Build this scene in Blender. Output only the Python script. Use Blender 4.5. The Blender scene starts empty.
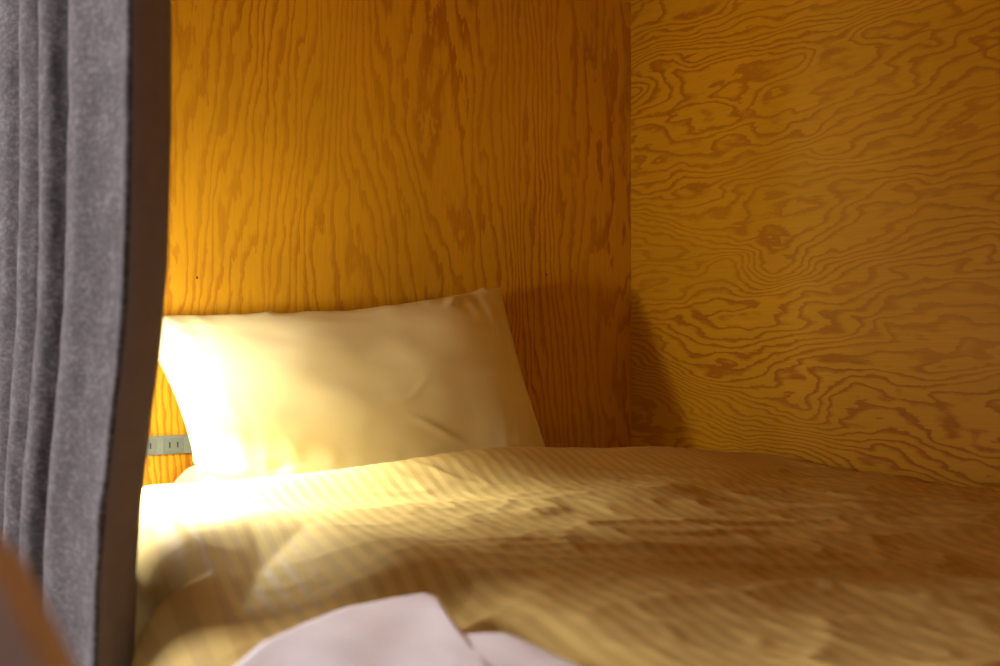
import bpy, bmesh, math, random
from mathutils import Vector, noise
random.seed(7)
S = bpy.context.scene
COL = S.collection
CZ = 1.0                      # eye height; heights below are given relative to it
MZ = -0.300                   # mattress top

# ------------------------------------------------------------------ helpers
def link(name, me, mats=None, parent=None, smooth=True):
    o = bpy.data.objects.new(name, me); COL.objects.link(o)
    for m in (mats if isinstance(mats, (list, tuple)) else [mats]):
        if m: me.materials.append(m)
    if smooth:
        for p in me.polygons: p.use_smooth = True
    if parent: o.parent = parent
    return o

def from_bm(name, bm, mat, parent=None, smooth=False):
    bmesh.ops.recalc_face_normals(bm, faces=bm.faces)
    me = bpy.data.meshes.new(name); bm.to_mesh(me); bm.free()
    return link(name, me, mat, parent, smooth)

def tag(o, label=None, cat=None, group=None, kind=None):
    if label: o['label'] = label
    if cat: o['category'] = cat
    if group: o['group'] = group
    if kind: o['kind'] = kind
    return o

def empty(name, loc):
    o = bpy.data.objects.new(name, None); COL.objects.link(o); o.location = loc
    o.empty_display_size = .05
    return o

def add_box(bm, x0, x1, y0, y1, z0, z1, bev=0, seg=2):
    r = bmesh.ops.create_cube(bm, size=1)
    vs = r['verts']
    for v in vs:
        v.co = Vector(((x0+x1)/2 + v.co.x*(x1-x0), (y0+y1)/2 + v.co.y*(y1-y0), (z0+z1)/2 + v.co.z*(z1-z0)))
    if bev:
        es = list({e for v in vs for e in v.link_edges})
        bmesh.ops.bevel(bm, geom=es, offset=bev, segments=seg, affect='EDGES', profile=.5)

def box(name, x0, x1, y0, y1, z0, z1, mat, parent=None, bev=0, seg=2):
    bm = bmesh.new(); add_box(bm, x0, x1, y0, y1, z0, z1, bev, seg)
    return from_bm(name, bm, mat, parent, smooth=False)

def grid_mesh(name, rows, closed=False):
    n = len(rows); m = len(rows[0])
    verts = [p for r in rows for p in r]
    faces = []
    for i in range(n-1):
        for j in range(m-1 if not closed else m):
            j2 = (j+1) % m
            faces.append((i*m+j, i*m+j2, (i+1)*m+j2, (i+1)*m+j))
    me = bpy.data.meshes.new(name); me.from_pydata(verts, [], faces); me.update()
    return me

def sst(a, b, x):
    t = max(0.0, min(1.0, (x-a)/(b-a))); return t*t*(3-2*t)
def G(x): return math.exp(-x*x)

# ------------------------------------------------------------------ materials
def mat(name):
    m = bpy.data.materials.new(name); m.use_nodes = True
    nt = m.node_tree; b = nt.nodes['Principled BSDF']
    return m, nt, b
def N(nt, t, **kw):
    n = nt.nodes.new(t)
    for k, v in kw.items():
        if k.startswith('i_'):
            n.inputs[k[2:].replace('_', ' ')].default_value = v
        else: setattr(n, k, v)
    return n
def math_(nt, op, a, b=None, clamp=False):
    n = nt.nodes.new('ShaderNodeMath'); n.operation = op; n.use_clamp = clamp
    for i, x in enumerate((a, b)):
        if x is None: continue
        if isinstance(x, (int, float)): n.inputs[i].default_value = x
        else: nt.links.new(x, n.inputs[i])
    return n.outputs[0]
def ramp(nt, fac, stops):
    n = nt.nodes.new('ShaderNodeValToRGB'); nt.links.new(fac, n.inputs[0])
    el = n.color_ramp.elements
    el[0].position, el[0].color = stops[0][0], (*stops[0][1], 1)
    el[1].position, el[1].color = stops[-1][0], (*stops[-1][1], 1)
    for p, c in stops[1:-1]:
        e = el.new(p); e.color = (*c, 1)
    return n.outputs[0]
def maprange(nt, v, a, b, c, d, smooth=True):
    n = nt.nodes.new('ShaderNodeMapRange'); n.interpolation_type = 'SMOOTHSTEP' if smooth else 'LINEAR'
    nt.links.new(v, n.inputs['Value'])
    for k, x in zip(('From Min', 'From Max', 'To Min', 'To Max'), (a, b, c, d)): n.inputs[k].default_value = x
    return n.outputs['Result']
def mixc(nt, fac, a, b, mode='MIX'):
    n = nt.nodes.new('ShaderNodeMix'); n.data_type = 'RGBA'; n.blend_type = mode
    for s, x in ((0, fac), (6, a), (7, b)):
        if isinstance(x, (int, float)): n.inputs[s].default_value = x
        elif isinstance(x, tuple): n.inputs[s].default_value = (*x, 1)
        else: nt.links.new(x, n.inputs[s])
    return n.outputs[2]
def noise_(nt, vec, scale, detail=2, rough=.5, dist=0.0):
    n = nt.nodes.new('ShaderNodeTexNoise'); nt.links.new(vec, n.inputs['Vector'])
    n.inputs['Scale'].default_value = scale; n.inputs['Detail'].default_value = detail
    n.inputs['Roughness'].default_value = rough; n.inputs['Distortion'].default_value = dist
    return n.outputs[0]

def plywood(name, axis_across, axis_along, seed, bands, stretch, light, dark, contrast, lin=0.0, knots=None):
    """rotary cut fir veneer: contour bands of a smooth field stretched along the grain"""
    m, nt, b = mat(name)
    tc = nt.nodes.new('ShaderNodeTexCoord')
    sp = nt.nodes.new('ShaderNodeSeparateXYZ'); nt.links.new(tc.outputs['Object'], sp.inputs[0])
    ac = sp.outputs[axis_across]; al = sp.outputs[axis_along]
    def vec(sa, sl, off):
        c = nt.nodes.new('ShaderNodeCombineXYZ')
        nt.links.new(math_(nt, 'MULTIPLY', ac, sa), c.inputs[0])
        nt.links.new(math_(nt, 'MULTIPLY', al, sl), c.inputs[1])
        c.inputs[2].default_value = off
        return c.outputs[0]
    big = noise_(nt, vec(4.2, 4.2/stretch, seed), 1, 1.6, .5, .25)
    mid = noise_(nt, vec(17, 17/stretch, seed+3.3), 1, 2, .5, .3)
    jag = noise_(nt, vec(130, 130/4.5, seed+7.1), 1, 3, .65)
    fine = noise_(nt, vec(420, 12, seed+9.9), 1, 2, .6)
    f = math_(nt, 'MULTIPLY', big, bands)
    f = math_(nt, 'ADD', f, math_(nt, 'MULTIPLY', mid, bands*.26))
    f = math_(nt, 'ADD', f, math_(nt, 'MULTIPLY', jag, .95))
    f = math_(nt, 'ADD', f, math_(nt, 'MULTIPLY', ac, lin))
    if knots:
        for (ka, kl, amp, ra, rl) in knots:
            da = math_(nt, 'MULTIPLY', math_(nt, 'SUBTRACT', ac, ka), 1/ra)
            dl = math_(nt, 'MULTIPLY', math_(nt, 'SUBTRACT', al, kl), 1/rl)
            d2 = math_(nt, 'ADD', math_(nt, 'MULTIPLY', da, da), math_(nt, 'MULTIPLY', dl, dl))
            g = math_(nt, 'POWER', 2.718, math_(nt, 'MULTIPLY', d2, -1))
            f = math_(nt, 'ADD', f, math_(nt, 'MULTIPLY', g, amp))
    fr = math_(nt, 'FRACT', f)
    up = maprange(nt, fr, .42, .80, 0, 1)
    dn = maprange(nt, fr, .90, 1.0, 1, 0)
    line = math_(nt, 'MULTIPLY', up, dn)
    fade = maprange(nt, noise_(nt, vec(6, 2.0, seed+21), 1, 2), .32, .68, .45, 1)
    line = math_(nt, 'MULTIPLY', math_(nt, 'MULTIPLY', line, fade), contrast)
    tone = maprange(nt, noise_(nt, vec(3, 1.6, seed+31), 1, 2), .3, .7, .9, 1.06)
    pores = maprange(nt, fine, .35, .75, 1.03, .93)
    col = mixc(nt, line, light, dark)
    sc = math_(nt, 'MULTIPLY', tone, pores)
    cc = nt.nodes.new('ShaderNodeCombineColor')
    for i in range(3): nt.links.new(sc, cc.inputs[i])
    col = mixc(nt, 1.0, col, cc.outputs[0], 'MULTIPLY')
    nt.links.new(col, b.inputs['Base Color'])
    nt.links.new(maprange(nt, line, 0, 1, .48, .6), b.inputs['Roughness'])
    b.inputs['Specular IOR Level'].default_value = .28
    bp = nt.nodes.new('ShaderNodeBump'); bp.inputs['Strength'].default_value = .12; bp.inputs['Distance'].default_value = .0006
    nt.links.new(math_(nt, 'SUBTRACT', pores, line), bp.inputs['Height']); nt.links.new(bp.outputs[0], b.inputs['Normal'])
    return m

W_LIGHT = (.66, .350, .013); W_DARK = (.43, .155, .005)
M_back = plywood('fir_plywood_upright', 0, 2, 4.0, 17.0, 4.6, W_LIGHT, W_DARK, .92, 46)
M_right = plywood('fir_plywood_lengthwise', 2, 1, 12.4, 27.0, 3.2, (.68, .375, .013), (.42, .155, .005), .90, 56,
                  knots=[(1.11, -.36, 3.0, .03, .07), (1.12, -.27, -2.0, .022, .05), (.93, -.30, 2.6, .03, .10)])
M_ceil = plywood('fir_plywood_ceiling', 0, 1, 22.4, 10.0, 6.0, W_LIGHT, W_DARK, .8, 18)

def cloth(name, c1, stripes=False, weave=1400, rough=.85, sheen=.0, bump=.06):
    m, nt, b = mat(name)
    tc = nt.nodes.new('ShaderNodeTexCoord')
    n = noise_(nt, tc.outputs['Object'], 7, 3)
    tone = maprange(nt, n, .3, .7, .95, 1.03)
    cc = nt.nodes.new('ShaderNodeCombineColor')
    for i in range(3): nt.links.new(tone, cc.inputs[i])
    col = mixc(nt, 1.0, c1, cc.outputs[0], 'MULTIPLY')
    h = noise_(nt, tc.outputs['Object'], weave, 2)
    if stripes:
        uv = nt.nodes.new('ShaderNodeUVMap')
        sp = nt.nodes.new('ShaderNodeSeparateXYZ'); nt.links.new(uv.outputs[0], sp.inputs[0])
        s = math_(nt, 'SINE', math_(nt, 'MULTIPLY', sp.outputs[0], 2*math.pi))
        st = maprange(nt, s, -.35, .35, 0, 1)
        col = mixc(nt, st, mixc(nt, 1.0, col, (.85, .82, .76), 'MULTIPLY'), col)
        nt.links.new(maprange(nt, st, 0, 1, .70, .9), b.inputs['Roughness'])
    else:
        b.inputs['Roughness'].default_value = rough
    nt.links.new(col, b.inputs['Base Color'])
    b.inputs['Sheen Weight'].default_value = sheen
    b.inputs['Specular IOR Level'].default_value = .25
    bp = nt.nodes.new('ShaderNodeBump'); bp.inputs['Strength'].default_value = bump; bp.inputs['Distance'].default_value = .001
    nt.links.new(h, bp.inputs['Height']); nt.links.new(bp.outputs[0], b.inputs['Normal'])
    return m
M_duvet = cloth('satin_stripe_cotton', (.60, .435, .140), stripes=True)
M_pillow = cloth('cream_cotton', (.80, .735, .44))
M_sheet = cloth('white_cotton', (.85, .82, .76))
M_slab = cloth('soft_white', (.94, .91, .93), weave=500, bump=.2)

def felt():
    m, nt, b = mat('grey_felt')
    tc = nt.nodes.new('ShaderNodeTexCoord')
    mp = nt.nodes.new('ShaderNodeMapping'); nt.links.new(tc.outputs['Object'], mp.inputs[0]); mp.inputs['Scale'].default_value = (1, 1, 1.7)
    a = noise_(nt, mp.outputs[0], 120, 5, .75)
    c = noise_(nt, tc.outputs['Object'], 26, 3, .6)
    k = math_(nt, 'ADD', math_(nt, 'MULTIPLY', a, .7), math_(nt, 'MULTIPLY', c, .3))
    nt.links.new(ramp(nt, k, [(.36, (.020, .017, .0175)), (.5, (.070, .061, .0635)), (.66, (.19, .168, .175))]), b.inputs['Base Color'])
    b.inputs['Roughness'].default_value = 1; b.inputs['Specular IOR Level'].default_value = .05
    b.inputs['Sheen Weight'].default_value = .35; b.inputs['Sheen Roughness'].default_value = .6
    b.inputs['Sheen Tint'].default_value = (1, .95, .96, 1)
    bp = nt.nodes.new('ShaderNodeBump'); bp.inputs['Strength'].default_value = .5; bp.inputs['Distance'].default_value = .0015
    nt.links.new(a, bp.inputs['Height']); nt.links.new(bp.outputs[0], b.inputs['Normal'])
    return m
M_felt = felt()

def plain(name, c, rough=.5, metal=0, var=.05, scale=40):
    m, nt, b = mat(name)
    tc = nt.nodes.new('ShaderNodeTexCoord')
    n = noise_(nt, tc.outputs['Object'], scale, 3)
    col = ramp(nt, n, [(.3, tuple(x*(1-var) for x in c)), (.7, tuple(min(1, x*(1+var)) for x in c))])
    nt.links.new(col, b.inputs['Base Color'])
    b.inputs['Roughness'].default_value = rough; b.inputs['Metallic'].default_value = metal
    return m
M_plate = plain('greygreen_metal', (.17, .215, .20), .5)
M_socket = plain('greygreen_plastic', (.145, .18, .165), .55)
M_slot = plain('dark_slot', (.01, .01, .01), .6)
M_nail = plain('dark_nail', (.05, .025, .01), .5)
M_post = plain('reddish_brown_wood', (.56, .43, .42), .5, var=.12, scale=12)
M_lining = plain('taupe_lining', (.20, .165, .160), .95, var=.06, scale=60)
M_floor = plain('oak_floor', (.30, .20, .12), .5, var=.15, scale=5)
M_room = plain('off_white_plaster', (.70, .68, .66), .9)
M_lampmetal = plain('white_lamp_shell', (.8, .78, .74), .4)
m, nt, b = mat('warm_lamp_glow'); b.inputs['Base Color'].default_value = (1, .95, .85, 1)
b.inputs['Emission Color'].default_value = (1.0, .87, .66, 1); b.inputs['Emission Strength'].default_value = 215.0
M_glow = m

# ------------------------------------------------------------------ the room
def struct(o): o['kind'] = 'structure'; return o
Z = lambda z: CZ + z
struct(box('wall_back', -1.16, .04, 0, .03, 0, Z(.62), M_back))
struct(box('wall_right', 0, .03, -2.24, 0, 0, Z(.62), M_right))
struct(box('wall_foot', -1.16, 0, -2.24, -2.21, 0, Z(.62), M_back))
struct(box('ceiling', -1.16, .03, -2.24, .03, Z(.62), Z(.65), M_ceil))
struct(box('floor', -3.6, .03, -3.2, 2.4, -.03, 0, M_floor))
# the dormitory outside the bunk, its window in the far wall
wl = bmesh.new()
add_box(wl, -3.63, -3.6, -3.2, 2.4, 0, 1.1); add_box(wl, -3.63, -3.6, -3.2, 2.4, 2.5, 2.7)
add_box(wl, -3.63, -3.6, -3.2, .5, 1.1, 2.5); add_box(wl, -3.63, -3.6, 2.0, 2.4, 1.1, 2.5)
struct(from_bm('wall_left', wl, M_room))

# ------------------------------------------------------------------ bed base + mattress
struct(box('trim_1', -1.06, 0, -2.21, 0, Z(MZ)-.24, Z(MZ)-.20, M_back))
mt = box('mattress', -1.008, -.016, -2.19, -.012, Z(MZ)-.199, Z(MZ)-.005, M_sheet, bev=.03, seg=4)
tag(mt, 'white-sheeted single mattress under the striped duvet', 'mattress')

# ------------------------------------------------------------------ duvet
def ridge(x, y, x0, y0, x1, y1, w, amp, sharp=1.0):
    """smooth fold along a segment"""
    dx, dy = x1-x0, y1-y0; L2 = dx*dx+dy*dy
    t = ((x-x0)*dx+(y-y0)*dy)/L2; tc = max(0, min(1, t))
    px, py = x0+tc*dx, y0+tc*dy
    d = math.hypot(x-px, y-py)/w
    return amp*math.exp(-(d**(1.6*sharp)))
SLAB_TOP = -.216
top_o = [(-1.1221, -.9339), (-1.0923, -.8939), (-1.0487, -.8474), (-1.0037, -.8099), (-.9528, -.7825), (-.9091, -.7779), (-.879, -.7835), (-.876, -.8021),
         (-.8957, -.8582), (-.9185, -.9226), (-.9658, -1.0579), (-1.0012, -1.1475), (-1.05, -1.14), (-1.1146, -1.0739)]
low_o = [(-.9235, -.9096), (-.8896, -.9251), (-.8904, -.9716), (-.8911, -1.0192), (-.9125, -1.0925), (-.9489, -1.1815), (-1.04, -1.16), (-1.0900, -1.0981), (-1.0774, -.9854), (-1.0, -.93)]
def scale_about_eye(pts, k):
    return [(-1.342+(a+1.342)*k, -1.615+(b+1.615)*k) for a, b in pts]
top_o = scale_about_eye(top_o, SLAB_TOP/-.222); low_o = scale_about_eye(low_o, (SLAB_TOP-.003)/-.222)
SLAB_ALL = top_o[:9]+low_o[1:6]+[(-1.02, -1.16), (-1.11, -1.09)]
def poly_dist(x, y, P):
    inside = False; best = 9
    for i in range(len(P)):
        ax, ay = P[i]; bx, by = P[(i+1) % len(P)]
        if (ay > y) != (by > y) and x < (bx-ax)*(y-ay)/(by-ay)+ax: inside = not inside
        dx, dy = bx-ax, by-ay; t = max(0, min(1, ((x-ax)*dx+(y-ay)*dy)/(dx*dx+dy*dy)))
        best = min(best, math.hypot(x-ax-t*dx, y-ay-t*dy))
    return -best if inside else best
HOLLOW = [(-1.15, -.525), (-1.02, -.520), (-.93, -.505), (-.875, -.55), (-.850, -.68), (-.87, -.85), (-.95, -1.35), (-1.4, -1.35), (-1.4, -.525)]
def duvet_h(x, y):
    """height of the duvet's top, relative to the eye"""
    h = -.206
    h += .040*G((x+.33)/.30)*G((y+.37)/.13)
    h += .034*G((y+.37)/.08)*sst(-.3, -.65, x)
    # billows across the bed
    h += ridge(x, y, -.90, -.50, -.45, -.60, .085, .013)
    h += ridge(x, y, -.83, -.72, -.10, -.95, .095, .010)
    h += ridge(x, y, -.50, -.60, -.20, -.50, .060, .007)
    h += ridge(x, y, -.70, -.90, -.35, -1.12, .080, .014)
    h += ridge(x, y, -.30, -.75, -.05, -.62, .050, .007)
    h += ridge(x, y, -.35, -1.20, -.02, -1.05, .080, .014)
    h -= .028*sst(-.48, -1.1, y)*sst(-.08, -.40, x)
    # the near left corner sinks towards the bed edge
    d = -poly_dist(x, y, HOLLOW)
    h -= .045*sst(0, .16, d)
    h += .004*G(d/.035)
    n1 = noise.noise(Vector((x*5.5, y*5.5, 1.7))); n2 = noise.noise(Vector((x*13+n1, y*13, 4.2)))
    h += .0055*n1 + .0010*n2*sst(-.95, -.7, x)
    # crisp creases, strongest towards the right foreground
    wr = sst(-.25, -.8, y); lf = .35+.65*sst(-.90, -.62, x)
    q = Vector(((x*.84-y*.54)*5+.8*n1, (y*.84+x*.54)*14+.8*n1, 9.1))
    c = 1-abs(noise.noise(q))*2.2
    h += lf*(.0010+.0046*wr)*max(0, c)**3
    q = Vector((x*14-y*6, y*20+x*17, 3.3)); c = 1-abs(noise.noise(q))*2.4
    h += lf*(.0003+.0026*wr)*max(0, c)**3
    # pressed down under the white slab
    d = poly_dist(x, y, SLAB_ALL)
    if d < .09:
        k = sst(.09, .0, d); h = h*(1-k)+min(h, SLAB_TOP-.037)*k
    return h
def base_curve(a):
    """distance from the right wall along the mattress top, then round its edge and down"""
    e = 0.996; r = .035
    if a <= e: return -.010-a, MZ, 0, 1
    q = a-e
    if q <= r*math.pi/2:
        t = q/r; return -.010-e-r*math.sin(t), MZ-r+r*math.cos(t), -math.sin(t), math.cos(t)
    return -.010-e-r, MZ-r-(q-r*math.pi/2), -1, 0
def build_duvet():
    NA, NB = 300, 400
    y0, y1 = -2.10, -.30
    top, bot, uvt = [], [], []
    for j in range(NB+1):
        tb = j/NB; y = y0+(y1-y0)*tb
        amax = 1.29; alim = 1.016 + .274*sst(-.583, -.665, y)
        rt, rb, ru = [], [], []
        for i in range(NA+1):
            a = amax*i/NA
            bx, bz, nx, nz = base_curve(a)
            yy = y + .012*noise.noise(Vector((bx*3, 0, 7)))*sst(-.6, -.27, y)
            T = duvet_h(-.010-a, y)-MZ
            T = .026+.012*math.log(1+math.exp(min(40, (T-.026)/.012)))
            T *= 1-.72*sst(.99, 1.09, a)
            e1 = min(1, (y1-y)/.045); e2 = max(0, min(1, (alim-a)/.036)); e3 = min(1, a/.035)
            ed = (1-(1-e1)**2.6)**.5 * (1-(1-e2)**2.4)**.5 * (.9+.1*(1-(1-e3)**2)**.5)
            T = .009+(T-.009)*ed
            rt.append((bx+nx*T, yy, CZ+bz+nz*T)); rb.append((bx+nx*.004, yy, CZ+bz+nz*.004))
            n1 = noise.noise(Vector((bx*4, y*4, 2.2)))
            ang = math.radians(5)
            ru.append((( a*math.cos(ang)+ (y)*math.sin(ang) + .010*n1)/.0165, y))
        top.append(rt); bot.append(rb); uvt.append(ru)
    n, mm = NB+1, NA+1
    verts = [p for r in top for p in r]+[p for r in bot for p in r]
    off = n*mm; faces = []
    for j in range(n-1):
        for i in range(mm-1):
            a = j*mm+i; faces.append((a, a+mm, a+mm+1, a+1)); faces.append((off+a, off+a+1, off+a+mm+1, off+a+mm))
    for i in range(mm-1):
        for a, s in ((i, 0), ((n-1)*mm+i, 1)):
            f = (a, a+1, off+a+1, off+a); faces.append(f if not s else f[::-1])
    for j in range(n-1):
        for a, s in ((j*mm, 1), (j*mm+mm-1, 0)):
            f = (a, a+mm, off+a+mm, off+a); faces.append(f if not s else f[::-1])
    me = bpy.data.meshes.new('duvet'); me.from_pydata(verts, [], faces); me.update()
    uv = me.uv_layers.new(name='UVMap'); fl = [u for r in uvt for u in r]
    buf = []
    for l in me.loops:
        buf.extend(fl[l.vertex_index % off])
    uv.data.foreach_set('uv', buf)
    return link('duvet', me, M_duvet)
dv = build_duvet()
tag(dv, 'rumpled golden cream duvet with woven satin stripes spread over the bed', 'duvet')

# ------------------------------------------------------------------ pillows
def make_pillow(name, TL, TR, BL, BR, thick, mat_, seed, nrm_bias=None, NU=110, NV=80, sag=.03, creases=(), drop=0.0, top_sag=0.0, pw=.52):
    TL, TR, BL, BR = map(Vector, (TL, TR, BL, BR))
    rows_f, rows_b = [], []
    nrm = ((TR-TL).cross(TL-BL)).normalized()
    if nrm.y > 0: nrm = -nrm
    for j in range(NV+1):
        v = j/NV; rf, rb = [], []
        for i in range(NU+1):
            u = i/NU
            # edges pulled in between the corners
            uu = u + (.5-u)*2*sag*math.sin(math.pi*v)**.8*(abs(2*u-1))**3*.9
            vv = v + (.5-v)*2*sag*1.2*math.sin(math.pi*u)**.8*(abs(2*v-1))**3
            p = BL.lerp(BR, uu).lerp(TL.lerp(TR, uu), vv)
            p.z -= top_sag*math.sin(math.pi*min(1, u*1.08))**.7*v*v
            p.z -= drop*math.sin(math.pi*min(1, u*1.25 if u < .4 else .5+(u-.4)*.8))**.5*(1-v)**2
            eu = 1-abs(2*u-1)**3.2; ev = 1-abs(2*v-1)**2.8
            t = thick*.5*(max(0, eu)*max(0, ev))**pw
            q = Vector((p.x*9, v*5, seed))
            w = noise.noise(q)*.0045 + noise.noise(q*2.2)*.0012
            c = 1-abs(noise.noise(Vector((u*7+v*3, v*6-u*2, seed+5))))*2.5
            edge = 1-min(1, max(0, eu)*max(0, ev)*1.6)
            rad = noise.noise(Vector((u*24, v*3.0, seed+8)))*.004*edge*(1-edge)*3
            w += (.0002+.0022*edge)*max(0, c)**3 + rad
            for (cu, cv, du, dv_, wd, am) in creases:
                su, sv = (u-cu), (v-cv)
                tt = max(-1, min(1, (su*du+sv*dv_)/(du*du+dv_*dv_)))
                d = math.hypot((su-tt*du), (sv-tt*dv_)*.7)/wd
                w += am*math.exp(-d*d)*(1-tt*tt*.8)
            k = min(1, (max(0, eu)*max(0, ev))*6)
            rf.append(p+nrm*(t+w*k)); rb.append(p-nrm*(t*.8+w*.5*k))
        rows_f.append(rf); rows_b.append(rb)
    n, mm = NV+1, NU+1; off = n*mm
    verts = [tuple(p) for r in rows_f for p in r]+[tuple(p) for r in rows_b for p in r]
    faces = []
    for j in range(n-1):
        for i in range(mm-1):
            a = j*mm+i; faces.append((a, a+1, a+mm+1, a+mm)); faces.append((off+a, off+a+mm, off+a+mm+1, off+a+1))
    me = bpy.data.meshes.new(name); me.from_pydata(verts, [], faces)
    bm = bmesh.new(); bm.from_mesh(me); bmesh.ops.remove_doubles(bm, verts=bm.verts, dist=.0004)
    bmesh.ops.recalc_face_normals(bm, faces=bm.faces); bm.to_mesh(me); bm.free()
    return link(name, me, mat_)
p1 = make_pillow('pillow', (-.945, -.075, Z(.026)), (-.330, -.060, Z(.078)), (-.905, -.235, Z(-.160)), (-.328, -.225, Z(-.230)),
                 .13, M_pillow, 3.0, drop=.05, top_sag=.024, creases=[(.60, .40, .035, .05, .006, .0014), (.62, .22, .07, -.05, .008, .003),
                                              (.80, .90, .03, .05, .015, .005), (.30, .93, .02, .05, .012, .004), (.22, .08, .06, .03, .015, -.005)])
tag(p1, 'plump cream pillow standing upright against the plywood head wall', 'pillow')
p2 = make_pillow('pillow', (-.872, -.018, Z(-.232)), (-.40, -.018, Z(-.240)), (-.872, -.150, Z(-.232)), (-.40, -.150, Z(-.240)),
                 .13, M_sheet, 8.0, NU=90, NV=40, sag=.005, pw=.30)
tag(p2, 'white pillow end peeking out below the lower left corner of the upright cream pillow', 'pillow')

# ------------------------------------------------------------------ wall outlet
ow = empty('wall_outlet', (-.877, 0, Z(-.162)))
def opart(name, x0, x1, y0, y1, z0, z1, mat_, parent=ow, bev=0, seg=2):
    o = box(name, x0, x1, y0, y1, z0, z1, mat_, parent, bev, seg); return o
opart('cover_plate', -.055, .085, -.006, 0, -.0135, .0135, M_plate, bev=.0012)
for k, x in enumerate((-.038, .001)):
    f = opart('socket', x, x+.029, -.0078, -.004, -.0105, .0100, M_socket, bev=.0008)
    for dx in (.0085, .0200):
        opart('slot', x+dx-.0011, x+dx+.0011, -.0081, -.005, -.0040, .0042, M_slot, parent=f)
tag(ow, 'grey two-slot wall outlet strip on the plywood at the left of the pillow', 'outlet')

for x, z, lab in ((-.825, .0815, 'tiny dark nail head in the plywood above the left end of the pillow'),
             (-.195, .104, 'tiny dark nail head in the plywood to the right of the pillow top corner')):
    bm = bmesh.new()
    bmesh.ops.create_cone(bm, cap_ends=True, segments=14, radius1=.0017, radius2=.0012, depth=.0016)
    for v in bm.verts: v.co = Vector((v.co.x, -v.co.z, v.co.y*1.3))
    o = from_bm('nail', bm, M_nail); o.location = (x, -.0006, Z(z))
    tag(o, lab, 'nail')

# ------------------------------------------------------------------ curtain
def curtain():
    # plan of the pleats (x, y) from the hidden hem inside, round the leading edge, then back to the head wall
    pts = [(-1.075, -.54), (-1.066, -.59), (-1.057, -.632), (-1.061, -.652), (-1.075, -.662), (-1.091, -.670), (-1.0985, -.663),
           (-1.081, -.642), (-1.080, -.595), (-1.091, -.548), (-1.107, -.512), (-1.108, -.490), (-1.098, -.474), (-1.078, -.470), (-1.068, -.455),
           (-1.072, -.430), (-1.090, -.405), (-1.107, -.388), (-1.111, -.368), (-1.100, -.350), (-1.078, -.345), (-1.070, -.325),
           (-1.078, -.295), (-1.098, -.272), (-1.110, -.250), (-1.104, -.228), (-1.080, -.222), (-1.074, -.200), (-1.085, -.165),
           (-1.106, -.135), (-1.112, -.110), (-1.100, -.092), (-1.082, -.080), (-1.080, -.045)]
    def cr(p0, p1, p2, p3, t):
        return .5*((2*p1)+(-p0+p2)*t+(2*p0-5*p1+4*p2-p3)*t*t+(-p0+3*p1-3*p2+p3)*t**3)
    P = [Vector((a, b, 0)) for a, b in pts]; Q = []
    for i in range(len(P)-1):
        p0 = P[max(0, i-1)]; p3 = P[min(len(P)-1, i+2)]
        for k in range(7): Q.append(cr(p0, P[i], P[i+1], p3, k/7))
    Q.append(P[-1])
    rows = []; NZ = 150
    zt, zb = Z(.60), Z(-.52)
    for j in range(NZ+1):
        t = j/NZ; z = zt+(zb-zt)*t; zr = z-CZ
        r = []
        for i, p in enumerate(Q):
            u = i/(len(Q)-1)
            k = 1-u*.55                                  # how near the leading edge
            sh = .078*sst(.20, -.32, zr)*k               # gathers towards the head wall lower down
            y = p.y - .006*k + sh + .006*noise.noise(Vector((u*5, zr*3, 2)))
            x = p.x + (.003*noise.noise(Vector((u*9, zr*2.2, 5)))) * min(1, u*4) - .013*sst(.05, -.22, zr)*k
            x += .0012*noise.noise(Vector((u*60, zr*25, 8)))
            r.append((x, min(y, -.012), z))
        rows.append(r)
    me = grid_mesh('curtain', rows)
    o = link('curtain', me, [M_felt, M_lining])
    nq = len(Q)-1
    for k, p in enumerate(me.polygons):
        if k % nq < 5*7+2: p.material_index = 1            # the turned hem
    m = o.modifiers.new('solid', 'SOLIDIFY'); m.thickness = .003; m.offset = 0
    return o
cu = curtain()
tag(cu, 'heavy grey felt curtain hanging in folds at the open left side of the bunk', 'curtain')
tr = box('curtain_track', -1.155, -1.075, -2.2, -.002, Z(.60), Z(.62), M_plate, bev=.003)
tag(tr, 'slim metal track carrying the grey curtain under the bunk ceiling', 'curtain track')

# ------------------------------------------------------------------ soft white slab in two layers on the near duvet
def slab_layer(outline, z_off, thick, seed, parent=None, name='white_slab'):
    """soft slab over an outline (x, y) lying on the duvet"""
    n = len(outline); cx = sum(p[0] for p in outline)/n; cy = sum(p[1] for p in outline)/n
    ringsT = [.02, .15, .3, .45, .6, .72, .82, .90, .95, .98, .995, 1.0]
    rows = []
    def zt(x, y):
        return z_off + .004*noise.noise(Vector((x*9, y*9, seed))) + .0025*noise.noise(Vector((x*22, y*14, seed+3)))
    for r in ringsT:
        rr = []
        for (x, y) in outline:
            px, py = cx+(x-cx)*r, cy+(y-cy)*r
            e = (1-r)/.05
            drop = 0 if e >= 1 else thick*.28*(1-math.sqrt(max(0, 1-(1-e)**2)))
            rr.append((px, py, Z(zt(px, py)-drop)))
        rows.append(rr)
    for r in (.995, .98, .9, .5, .02):
        rr = []
        for (x, y) in outline:
            px, py = cx+(x-cx)*r, cy+(y-cy)*r
            rr.append((px, py, Z(zt(px, py)-thick*.5-thick*.5*(1 if r < .98 else .8))))
        rows.append(rr)
    me = grid_mesh(name, rows, closed=True)
    bm = bmesh.new(); bm.from_mesh(me)
    bmesh.ops.recalc_face_normals(bm, faces=bm.faces); bm.to_mesh(me); bm.free()
    return link(name, me, M_slab, parent)
def resample(pts, step=.006):
    out = []
    for i in range(len(pts)):
        a = Vector(pts[i]); b = Vector(pts[(i+1) % len(pts)])
        k = max(1, int((b-a).length/step))
        for t in range(k): out.append(tuple(a.lerp(b, t/k)))
    return out
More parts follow.
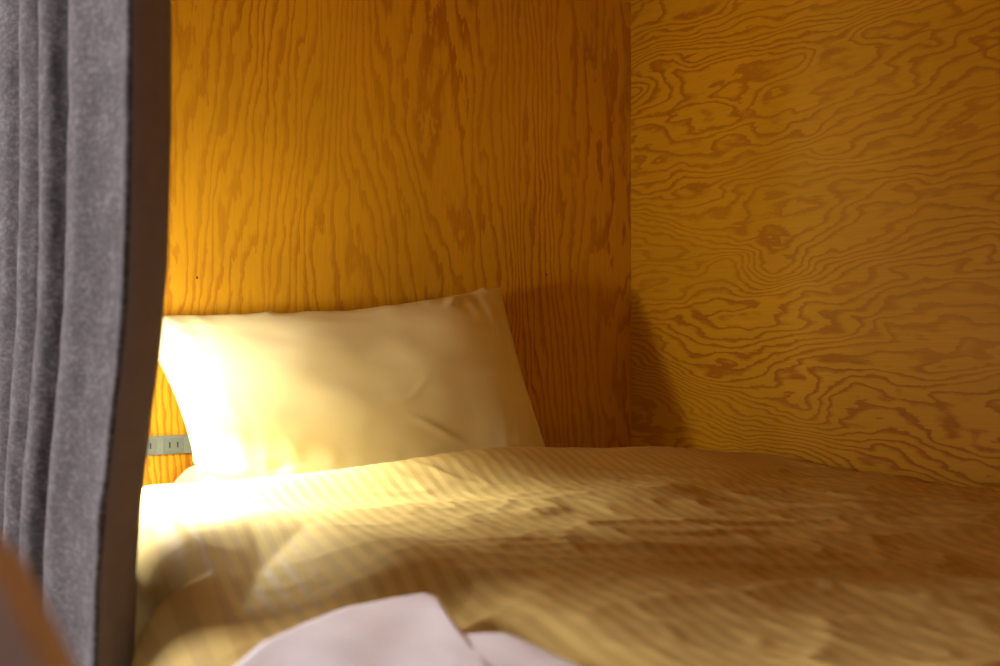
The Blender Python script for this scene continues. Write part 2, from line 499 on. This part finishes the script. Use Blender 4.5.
tw = slab_layer(resample(top_o), SLAB_TOP, .030, 2.0)
tl = slab_layer(resample(low_o), SLAB_TOP-.0015, .026, 6.0, tw, 'lower_layer')
tag(tw, 'soft white slab lying on the golden duvet at the front edge of the bed', 'white_slab')
# ------------------------------------------------------------------ wooden rail in the near left corner
def sloped_rail():
    bm = bmesh.new()
    w, t = .060, .030                                    # width, thickness
    prof = []
    L = 1.0
    for k in range(17):
        a = math.pi*k/16; prof.append((w/2*math.cos(a), L + w/2*math.sin(a)))
    prof = [(w/2, 0)]+prof+[(-w/2, 0)]
    f = [bm.verts.new((p[0], -t/2, p[1])) for p in prof]; b2 = [bm.verts.new((p[0], t/2, p[1])) for p in prof]
    bm.faces.new(f); bm.faces.new(b2[::-1])
    n = len(prof)
    for i in range(n): bm.faces.new((f[i], b2[i], b2[(i+1) % n], f[(i+1) % n]))
    es = [e for e in bm.edges if abs(e.verts[0].co.y-e.verts[1].co.y) < 1e-6]
    bmesh.ops.bevel(bm, geom=es, offset=.006, segments=3, affect='EDGES')
    return from_bm('ladder_rail', bm, M_post, smooth=False)
RAIL = sloped_rail()
from mathutils import Matrix
up = Vector((-.32, .48, .82)).normalized(); wd = Vector((.839, -.545, 0)); wd = (wd-up*wd.dot(up)).normalized()
R3 = Matrix((wd, up.cross(wd), up)).transposed()
RTOP = Vector((-1.307, -1.228, Z(-.083)))                # centre of the rounded end
RAIL.matrix_world = Matrix.Translation(RTOP-up*1.0) @ R3.to_4x4()
tag(RAIL, 'blurred reddish brown wooden rail end with rounded top in front of the grey curtain', 'rail')

# ------------------------------------------------------------------ reading lamp (behind the curtain)
LP = Vector((-1.020, -.285, Z(.004)))
lamp = empty('reading_lamp', (-1.02, 0, Z(.10)))
def lpart(name, bm, m_, smooth=True):
    o = from_bm(name, bm, m_, smooth=smooth); o.parent = lamp; o.matrix_parent_inverse.identity()
    o.location = -Vector(lamp.location); return o
bm = bmesh.new(); bmesh.ops.create_cone(bm, cap_ends=True, segments=32, radius1=.025, radius2=.022, depth=.012)
for v in bm.verts: v.co = Vector((v.co.x-1.02, -.006+v.co.z*-1, v.co.y+Z(.10)))
lpart('wall_base', bm, M_lampmetal)
def tube(pts, r, seg=12):
    rows = []
    for i, p in enumerate(pts):
        d = (pts[min(i+1, len(pts)-1)]-pts[max(0, i-1)]).normalized()
        s = d.cross(Vector((1, 0, .01))).normalized(); q = d.cross(s)
        rows.append([tuple(p+r*(math.cos(2*math.pi*k/seg)*s+math.sin(2*math.pi*k/seg)*q)) for k in range(seg)])
    return rows
arc = [Vector((-1.02, -.008-.282*math.sin(t*math.pi/2), Z(.10)-.077*(1-math.cos(t*math.pi/2)))) for t in [i/14 for i in range(15)]]
me = grid_mesh('arm', tube(arc, .004), closed=True); o = link('arm', me, M_lampmetal, lamp); o.location = -Vector(lamp.location)
bm = bmesh.new(); bmesh.ops.create_cone(bm, cap_ends=False, segments=40, radius1=.014, radius2=.010, depth=.024)
for v in bm.verts: v.co = Vector((LP.x+v.co.x, LP.y+v.co.y, LP.z+.036+v.co.z))
o = lpart('lamp_holder', bm, M_lampmetal)
bm = bmesh.new(); bmesh.ops.create_uvsphere(bm, u_segments=24, v_segments=16, radius=.027)
for v in bm.verts: v.co = v.co+LP
lpart('bulb', bm, M_glow)
# unseen curved shade, added on the bulb's foot side to darken the near duvet
rows = []
for j in range(9):
    rows.append([(LP.x+.040*math.cos(math.radians(a)), LP.y+.040*math.sin(math.radians(a)), LP.z+.046-(.098+.026*sst(-66, -92, a))*(1-j/8)) for a in range(-172, -39, 4)])
me = grid_mesh('lamp_shade', rows); o = link('lamp_shade', me, M_lampmetal, lamp); o.location = -Vector(lamp.location)
md = o.modifiers.new('solid', 'SOLIDIFY'); md.thickness = .0015
tag(lamp, 'small white reading lamp on the head wall behind the curtain', 'lamp')

# ------------------------------------------------------------------ light
w = bpy.data.worlds.new('World'); S.world = w; w.use_nodes = True
bg = w.node_tree.nodes['Background']; bg.inputs[0].default_value = (1, .88, .90, 1); bg.inputs[1].default_value = .17
def area(name, loc, target, sx, sy, col, power):
    l = bpy.data.lights.new(name, 'AREA'); l.shape = 'RECTANGLE'; l.size = sx; l.size_y = sy; l.energy = power; l.color = col
    o = bpy.data.objects.new(name, l); COL.objects.link(o); o.location = loc
    o.rotation_euler = (Vector(target)-Vector(loc)).to_track_quat('-Z', 'Y').to_euler()
    return o
area('window_daylight', (-3.4, 1.25, 1.85), (-1.1, -.7, 1.0), 1.1, 1.1, (1.0, .95, .99), 160)

sl = bpy.data.lights.new('lamp_beam', 'SPOT'); sl.energy = 37.0; sl.color = (.94, .98, 1.0); sl.spot_size = math.radians(96); sl.spot_blend = .55; sl.shadow_soft_size = .012
so = bpy.data.objects.new('lamp_beam', sl); COL.objects.link(so); so.location = (LP.x, LP.y, LP.z-.037)
so.rotation_euler = (Vector((-.935, -.36, Z(-.20)))-so.location).to_track_quat('-Z', 'Y').to_euler()

# ------------------------------------------------------------------ camera
cd = bpy.data.cameras.new('camera'); cam = bpy.data.objects.new('camera', cd); COL.objects.link(cam)
cd.sensor_width = 36; cd.lens = 40; cd.clip_start = .02
cam.location = (-1.342, -1.615, CZ); cam.rotation_euler = (math.radians(90), 0, math.radians(-33))
cd.dof.use_dof = True; cd.dof.focus_distance = 1.75; cd.dof.aperture_fstop = 4.2
S.camera = cam
vs = S.view_settings
vs.view_transform = 'Standard'; vs.look = 'None'; vs.gamma = 1; vs.use_curve_mapping = False; vs.exposure = 0
